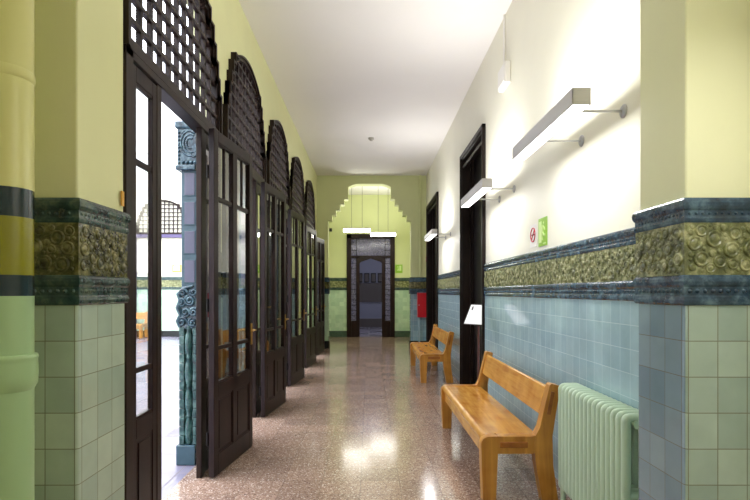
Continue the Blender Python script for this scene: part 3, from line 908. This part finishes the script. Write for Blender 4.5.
# ------------------------------------------------------------------ small wall items
# no-smoking sign
yc = 4.40
sg = thing('no_smoking_sign', (XR, yc, 1.88), 0, 'white no smoking sign with red ring beside the green sign', 'sign')
s = MB(); s.box(-.004, 0, -.085, .085, -.095, .100); s.build('plate', M['white'], sg)
s = MB(); ring = [(-.006, .058*cos(2*pi*k/28), .012+.058*sin(2*pi*k/28)) for k in range(28)]
s.tube(ring, .0055, 6, closed=True); s.tube([(-.006, -.042, .054), (-.006, .042, -.030)], .0045, 6)
tag(s.build('prohibition_ring', M['red_sign'], sg), 'red ring and bar')
s = MB(); s.box(-.0055, -.003, -.038, .030, .006, .018); s.box(-.0055, -.003, .033, .040, .006, .018); s.build('cigarette', M['ink'], sg)
# green exit sign on the right wall
eg = thing('exit_sign', (XR, 4.158, 1.89), 0, 'green emergency exit sign on the cream wall above the near bench', 'sign')
s = MB(); s.box(-.006, 0, -.100, .100, -.115, .115); s.build('plate', M['green_sign'], eg)
s = MB()
s.box(-.008, -.005, .020, .082, -.085, .09)
s.lathe([(.013, 0), (.001, .003)], (-.006, -.024, .070), (-1,0,0), 12)
s.tube([(-.007, -.022, .052), (-.007, -.012, .000)], .011, 6)
s.tube([(-.007, -.012, .0), (-.007, .004, -.035), (-.007, -.012, -.070)], .008, 6)
s.tube([(-.007, -.012, .0), (-.007, -.040, -.030), (-.007, -.068, -.030)], .008, 6)
s.tube([(-.007, -.022, .045), (-.007, -.050, .030), (-.007, -.062, .008)], .006, 6)
s.tube([(-.007, -.022, .045), (-.007, .004, .025), (-.007, .016, .030)], .006, 6)
s.box(-.008, -.005, -.085, -.020, -.100, -.090)
tag(s.build('pictogram', M['green_pale'], eg), 'pale running figure and doorway')
# exit sign by the leaded door
es = thing('exit_sign', (.93, YB, 2.12), 0, 'small green exit sign right of the leaded far door', 'sign')
s = MB(); s.box(-.11, .11, -.012, 0, -.13, .13); s.build('plate', M['green_sign'], es)
s = MB(); s.box(.01, .075, -.016, -.010, -.06, .10); s.lathe([(.016, 0), (.001, .004)], (-.03, -.012, .075), (0,-1,0), 10)
s.tube([(-.03, -.013, .055), (-.02, -.013, 0), (-.05, -.013, -.06)], .012, 6); s.tube([(-.02, -.013, 0), (.0, -.013, -.06)], .012, 6)
tag(s.build('pictogram', M['green_pale'], es), 'pale running figure and doorway')
# emergency light with conduit
em = thing('emergency_wall_lamp', (XR, 5.25, 3.50), 0, 'white emergency light high on the right wall with conduit up to the ceiling', 'lamp')
s = MB(); s.cbox(-.06, 0, -.15, .13, 0, .22, .012); s.build('body', M['white'], em)
s = MB(); s.cbox(-.068, -.058, -.13, .11, .02, .20, .004); s.build('lens', M['white'], em)
s = MB(); s.tube([(-.012, .06, .22), (-.012, .06, ZC-3.50)], .010, 8); s.build('conduit', M['white'], em)
# smoke detector
s = MB(); s.lathe([(.055, 0), (.055, -.018), (.048, -.03), (.03, -.034), (.028, -.05), (.001, -.054)], (.04, 9.56, ZC), (0,0,1), 20)
tag(s.build('smoke_detector', simple('detector_grey', srgb(170,166,160), .5)), 'small round smoke detector in the middle of the white ceiling', 'smoke detector')
# small black siren box on the vestibule wall
s = MB(); s.cbox(-.04, .04, -.06, 0, -.05, .05, .01); s.lathe([(.02, 0), (.015, .01), (.001, .014)], (0, -.06, 0), (0,-1,0), 12)
tag(s.build('siren_box', M['black'], None, (-1.19, YB, 3.33)), 'small black wall box high in the left corner of the stepped arch', 'detector')
# red cabinet on the right end pier
rc = thing('fire_cabinet', (1.31, YE-.034, .78), 0, 'red fire cabinet hanging on the right pier of the stepped arch', 'fire cabinet')
s = MB(); s.cbox(-.125, .125, -.16, 0, 0, .60, .008); s.build('body', M['red'], rc)
s = MB(); s.cbox(-.115, .115, -.172, -.158, .012, .588, .005); d_ = s.build('door', M['red'], rc)
s = MB(); s.lathe([(.014, 0), (.014, .012), (.001, .014)], (-.09, -.172, .30), (0,-1,0), 10); s.build('lock', M['chrome'], d_)
s = MB(); s.tube([(1.24, YE-.056, .004), (1.24, YE-.056, .78)], .020, 10); 
tag(s.build('standpipe', simple('pipe_blue', srgb(150,176,184), .35)), 'thin pale pipe rising from the floor to the red fire cabinet', 'pipe')
s = MB(); s.tube([(1.27, YE-.03, Z4+.03), (1.27, YE-.03, ZC)], .022, 10)
tag(s.build('conduit', M['paint_end']), 'yellow painted conduit in the corner above the red fire cabinet', 'conduit')
# call point and notice above it on right wall
s = MB(); s.cbox(-.03, 0, -.05, .05, -.05, .05, .005); s.mi = 1; s.cbox(-.034, -.028, -.03, .03, -.03, .03, .002)
tag(s.build('call_point', [M['red_sign'], M['white']], None, (XR, 12.46, 2.195)), 'small red fire alarm call point above the notice by the far doorway', 'alarm')
nt_ = thing('hose_sign', (XR, 12.46, 1.98), 0, 'white safety sign with red mark above the red fire cabinet', 'sign')
s = MB(); s.box(-.005, 0, -.085, .085, -.16, .16); s.build('plate', M['white'], nt_)
s = MB(); s.lathe([(.05, 0), (.05, .003), (.001, .004)], (-.005, 0, -.08), (-1,0,0), 14); s.build('red_mark', M['red_sign'], nt_)

# ------------------------------------------------------------------ information stand
def ray(px, py, Y): return Vector(((px-369)*Y/510, Y, 1.4-(py-292)*Y/510))
st = thing('information_stand', (1.23, 5.72, 0), 0, 'information stand with white sheet on thin dark pole by the nearer doorway', 'stand')
BL, BR = ray(463.6, 323.9, 5.60), ray(482, 325.1, 5.56)
TRr = ray(482, 304.8, 5.80)
nrm = (BR-BL).cross(TRr-BL).normalized()
cam0 = Vector((0, 0, 1.4)); dr = ray(471.2, 304.4, 1) - cam0
tt = (BL-cam0).dot(nrm)/dr.dot(nrm); TLl = cam0 + dr*tt
off = Vector((1.23, 5.72, 0))
quad = [q-off for q in (BL, BR, TRr, TLl)]
if nrm.y > 0: nrm = -nrm
s = MB(); vs = [q for q in quad] + [q - nrm*.012 for q in quad]
s.add(vs, [(0,1,2,3), (7,6,5,4), (0,4,5,1), (1,5,6,2), (2,6,7,3), (3,7,4,0)])
bd = s.build('board', M['black'], st)
def onq(u, v, h=.001):
    a = quad[0].lerp(quad[1], u); b = quad[3].lerp(quad[2], u); return a.lerp(b, v) + nrm*h
def patch(mb, u0, u1, v0, v1, h):
    c = [onq(u0,v0,h), onq(u1,v0,h), onq(u1,v1,h), onq(u0,v1,h)]
    d = [p - nrm*.0006 for p in c]
    mb.add(c+d, [(0,1,2,3), (7,6,5,4), (0,4,5,1), (1,5,6,2), (2,6,7,3), (3,7,4,0)])
s = MB(); patch(s, .02, .98, .02, .98, .0014); sh = s.build('sheet', M['paper'], bd)
s = MB(); patch(s, .18, .30, .70, .88, .0022); patch(s, .22, .26, .86, .93, .0022)
s.build('printed_mark', M['ink'], sh)
s = MB()
ctr = (quad[0]+quad[1]+quad[2]+quad[3])/4 - nrm*.014
s.tube([(0, 0, .012), (0, 0, ctr.z-.10), (ctr.x, ctr.y, ctr.z)], .013, 10)
s.build('pole', M['stand'], st)
s = MB(); s.lathe([(.14, 0), (.14, .008), (.13, .014), (.02, .018), (.016, .03)], (0,0,0), (0,0,1), 24)
s.build('foot', M['stand'], st)

# ------------------------------------------------------------------ drainpipe at the near left
dp = thing('drainpipe', (-1.152, 1.62, 0), 0, 'thick painted drainpipe with banded colours in the near left corner', 'pipe')
R_ = .075
def seg(z0, z1, mat, name='pipe_length'):
    s = MB(); s.lathe([(R_, z0), (R_, z1)], (0,0,0), (0,0,1), 32); return s.build(name, mat, dp)
k_ = (1.62-.075)/510    # metres per pixel at the front of the pipe
zz = lambda py: 1.4-(py-292)*k_*1.03
seg(0, zz(296), M['pipe_green']); seg(zz(296), zz(275), M['pipe_dark'], 'band'); seg(zz(275), zz(217), M['pipe_olive'], 'band'); seg(zz(217), zz(188), M['pipe_dark'], 'band'); seg(zz(188), ZC, M['pipe_top'])
s = MB(); s.lathe([(R_, zz(392)), (R_+.010, zz(386)), (R_+.012, zz(376)), (R_+.010, zz(364)), (R_+.010, zz(361)), (R_+.012, zz(359)), (R_+.010, zz(356)), (R_, zz(355))], (0,0,0), (0,0,1), 32)
s.build('socket', M['pipe_green'], dp)
s = MB(); s.lathe([(R_, zz(78)), (R_+.003, zz(76)), (R_+.004, zz(73)), (R_+.003, zz(69)), (R_, zz(67))], (0,0,0), (0,0,1), 32)
s.build('joint_ring', M['pipe_top'], dp)
# small yellow switch plate on the left pilaster's far edge
s = MB(); s.cbox(0, .006, -.012, .012, -.032, .032, .002)
tag(s.build('patch_plate', M['orange'], None, (PXL, 2.185, 1.80)), 'small orange patch at the edge of the near left pilaster above the frieze', 'plate')

# ------------------------------------------------------------------ courtyard
PX0 = -12.5; PYF = 16.2
mb = MB(); mb.box(PX0, -1.40, YBACK, PYF+.2, -.12, -.02)
struct(mb.build('floor_courtyard', M['patio_floor']), 'pale stone paving of the courtyard outside the glazed doors', 'floor')
mb = MB(); mb.mi = 0; mb.box(PX0, VX0-.1, PYF, PYF+.2, -.1, 5.2); mb.mi = 1; mb.box(PX0, VX0-.1, PYF-.03, PYF, .17, 1.48)
mb.mi = 2; mb.box(PX0, VX0-.1, PYF-.05, PYF, 1.48, 1.56); mb.box(PX0, VX0-.1, PYF-.05, PYF, 1.78, 1.88); mb.mi = 3; mb.box(PX0, VX0-.1, PYF-.04, PYF, 1.56, 1.78)
mb.mi = 4; mb.box(PX0, VX0-.1, PYF-.04, PYF, -.02, .17)
mb.mi = 5; mb.box(PX0, VX0-.1, PYF, PYF+.2, 5.2, 9.0); mb.box(PX0, VX0-.1, PYF-.08, PYF, 5.8, 5.95)
struct(mb.build('wall_courtyard_far', [M['patio_wall'], M['tile_mint'], M['glaze_teal'], M['glaze_olive'], M['base_dark'], M['patio_white']]), 'far pale courtyard wall with tiled dado', 'wall')
mb = MB(); mb.box(PX0-.2, PX0, YBACK, PYF+.2, -.1, 9.0)
struct(mb.build('wall_courtyard_left', M['patio_white']), 'white facade on the opposite side of the courtyard', 'wall')
mb = MB(); mb.box(PX0, -1.42, YBACK-.2, YBACK, -.1, 7.0)
struct(mb.build('wall_courtyard_near', M['patio_white']), 'white courtyard wall behind the viewer', 'wall')
# lattice windows on the far courtyard wall
for k, x in enumerate((-6.55, -8.6)):
    w = copy_tree(w0); w.name = 'window_%d' % (6+k); w.location = (x, PYF-.06, .55); w.rotation_euler = (0, 0, -pi/2)
    struct(w, ['lattice window on the far courtyard wall beside the carved pilaster', 'lattice window on the far courtyard wall farther left'][k], 'window')
    f = MB()
    for s_ in (-.86, .86): f.box(s_-.05, s_+.05, -.08, 0, 0, 3.2)
    f.box(-.9, .9, -.08, 0, 3.14, 3.24)
    struct(f.build('trim_%d' % (40+k), M['purple'], None, (x, PYF-.02, -.02)), ['purple-grey frame under the lattice beside the carved pilaster', 'purple-grey frame under the lattice farther left'][k], 'frame')
s = MB(); s.box(-.14, .14, -.02, 0, -.12, .12); s.mi = 1; s.box(-.10, .10, -.024, -.019, -.08, .08)
tag(s.build('notice', [M['orange'], M['paper']], None, (-6.10, PYF-.001, 2.15)), 'small orange framed notice on the far courtyard wall', 'notice')
# carved pilasters outside, one per wall pier
def make_outer():
    # local origin: pier centre at outer wall face (x=0), grows to -x
    root = thing('trim_50')
    w = .20
    def blk(x0, x1, hw_, z0, z1, mb, c=.006): mb.cbox(x0, x1, -hw_, hw_, z0, z1, c)
    b = MB(); blk(-.160, 0, w+.02, -.02, .145, b, .01); b.build('plinth', M['slate'], root)
    t = MB(); t.box(-.125, 0, -w+.03, w-.03, .145, 1.12)
    for z in range(13):
        z0 = .148+z*.0745
        for s_ in (-1, 1):
            t.cbox(-.142, -.10, s_*(w-.005), s_*(w-.045), z0, z0+.070, .004)
            t.cbox(-.03, 0, s_*(w-.005), s_*(w-.045), z0, z0+.070, .004)
    def bottle(x, y):
        prof = []
        for q in range(4):
            z0 = .15 + q*.24
            prof += [(.020, z0), (.030, z0+.03), (.036, z0+.08), (.036, z0+.13), (.030, z0+.18), (.018, z0+.215), (.026, z0+.222), (.026, z0+.232)]
        prof.append((.02, 1.12))
        t.lathe(prof, (x, y, 0), (0,0,1), 14)
    for s_ in (-1, 1): bottle(-.066, s_*(w-.028))
    for y in (-.11, 0, .11): bottle(-.125, y)
    t.build('lower_shaft', M['teal_tile'], root)
    c = MB()
    c.box(-.125, 0, -w+.01, w-.01, 1.10, 1.42)
    def spiral(o, u, n, r0, turns, wd, ph=0):
        o = Vector(o); u = Vector(u); n = Vector(n); k = int(turns*14); pts = []; rad = []
        for i in range(k+1):
            q = i/k; r = r0*(1-.85*q); a_ = ph + 2*pi*turns*q
            pts.append(o + u*(r*cos(a_)) + Vector((0,0,r*sin(a_))) + n*(.004+.018*q)); rad.append(wd*(1-.45*q))
        c.tube(pts, rad, 7)
    for s_ in (-1, 1):
        y = s_*(w-.008)
        for (x, z, r, tn, ph) in ((-.115, 1.155, .040, 1.6, 0), (-.030, 1.150, .035, 1.4, 2), (-.085, 1.235, .042, 1.7, 3), (-.020, 1.235, .036, 1.5, 1), (-.120, 1.320, .038, 1.6, 4), (-.050, 1.330, .045, 1.8, 2), (-.105, 1.395, .032, 1.3, 0), (-.02, 1.40, .03, 1.3, 3)):
            spiral((x, y, z), (1,0,0), (0,s_,0), r, tn, .013, ph)
        # tapering tail sweeping up the corner
        c.tube([(-.135, y, 1.11), (-.150, y, 1.16), (-.128, y, 1.21), (-.148, y, 1.27), (-.130, y, 1.33), (-.146, y, 1.38), (-.10, y, 1.43), (-.03, y, 1.45)], [.014, .022, .02, .026, .02, .022, .018, .01], 8)
    for (yy, z, r) in ((-.1, 1.17, .05), (.1, 1.17, .05), (0, 1.26, .06), (-.12, 1.34, .05), (.12, 1.34, .05)):
        spiral((-.128, yy, z), (0,1,0), (-1,0,0), r, 1.7, .015, r*40)
    c.build('carved_corbel', M['teal_carve'], root)
    sh = MB(); blk(-.128, 0, w-.02, 1.42, 2.42, sh)
    sp = MB()
    for z0, z1 in ((1.48, 1.66), (1.72, 1.90), (1.96, 2.14), (2.20, 2.38)):
        for s_ in (-1, 1):
            sp.cbox(-.112, -.006, s_*(w-.024), s_*(w-.016), z0-.012, z1+.012, .003)
            sp.mi = 1; sp.cbox(-.100, -.018, s_*(w-.02), s_*(w-.012), z0, z1, .002); sp.mi = 0
        sp.mi = 1; sp.cbox(-.134, -.124, -w+.07, w-.07, z0, z1, .003); sp.mi = 0
    o = sh.build('shaft', M['slate'], root); sp.build('shaft_panel', [M['slate'], M['slate_panel']], o)
    cp = MB(); cp.box(-.150, 0, -w-.005, w+.005, 2.44, 2.78)
    cp.cbox(-.165, 0, -w-.02, w+.02, 2.40, 2.44, .008); cp.cbox(-.17, 0, -w-.025, w+.025, 2.74, 2.80, .012)
    for s_ in (-1, 1):
        y = s_*(w+.006)
        for r in (.078, .055, .032):
            pts = [(-.045+r*cos(a_), y, 2.62+r*1.35*sin(a_)) for a_ in [radians(60+25*q) for q in range(10)]]
            cp.tube(pts, .009, 6)
        cp.tube([(-.02+.022*cos(a_), y, 2.53+.022*sin(a_)) for a_ in [2*pi*q/12 for q in range(12)]], .008, 6, closed=True)
        cp.tube([(-.118, y, 2.70), (-.09, y, 2.725), (-.05, y, 2.728), (-.01, y, 2.70)], .010, 6)
        for q in range(9): cp.lathe([(.011, 0), (.009, .01), (.001, .014)], (-.138, y, 2.46+q*.031), (0,s_,0), 8)
        for q in range(4): cp.lathe([(.017, 0), (.014, .012), (.001, .016)], (-.105+.034*q, y, 2.462), (0,s_,0), 10)
    for q in range(4):
        cp.tube([(-.155, .14*cos(a_)*(1-q*.2), 2.60+.13*sin(a_)*(1-q*.2)) for a_ in [2*pi*g/16 for g in range(16)]], .009, 6, closed=True)
    cp.build('carved_capital', M['teal_carve'], root)
    return root
o0 = make_outer()
PIER = [(CEN[i]+CEN[i+1])/2 for i in range(4)]
for i, y in enumerate(PIER):
    o = o0 if i == 0 else copy_tree(o0)
    o.name = 'trim_%d' % (50+i)
    o.location = (XO, y, 0)
    struct(o, ['carved teal glazed pilaster outside, seen through the nearest open door', 'carved teal glazed pilaster outside between second and third openings', 'carved teal glazed pilaster outside between third and fourth openings', 'carved teal glazed pilaster outside between fourth and fifth openings'][i], 'pilaster')

# ------------------------------------------------------------------ daylight, camera, view
w = bpy.data.worlds.new('World'); scene.world = w; w.use_nodes = True
bg = w.node_tree.nodes['Background']; bg.inputs[0].default_value = (.86, .90, 1.0, 1); bg.inputs[1].default_value = 5.6
cd = bpy.data.cameras.new('camera'); cam = bpy.data.objects.new('camera', cd); COL.objects.link(cam)
cam.location = (0, 0, 1.4); cam.rotation_euler = (pi/2, 0, 0)
cd.sensor_width = 36; cd.sensor_fit = 'HORIZONTAL'; cd.lens = 510*36/750
cd.shift_x = (375-369)/750; cd.shift_y = (292-250)/750
cd.clip_start = .05; cd.clip_end = 200
scene.camera = cam
vs_ = scene.view_settings
scene.display_settings.display_device = 'sRGB'
vs_.view_transform = 'Standard'; vs_.look = 'None'; vs_.exposure = .5; vs_.gamma = 1; vs_.use_curve_mapping = False
cy = scene.cycles
cy.use_denoising = True
cy.max_bounces = 10; cy.diffuse_bounces = 6; cy.glossy_bounces = 5; cy.transparent_max_bounces = 24; cy.transmission_bounces = 6
cy.sample_clamp_indirect = 6; cy.caustics_reflective = False; cy.caustics_refractive = False
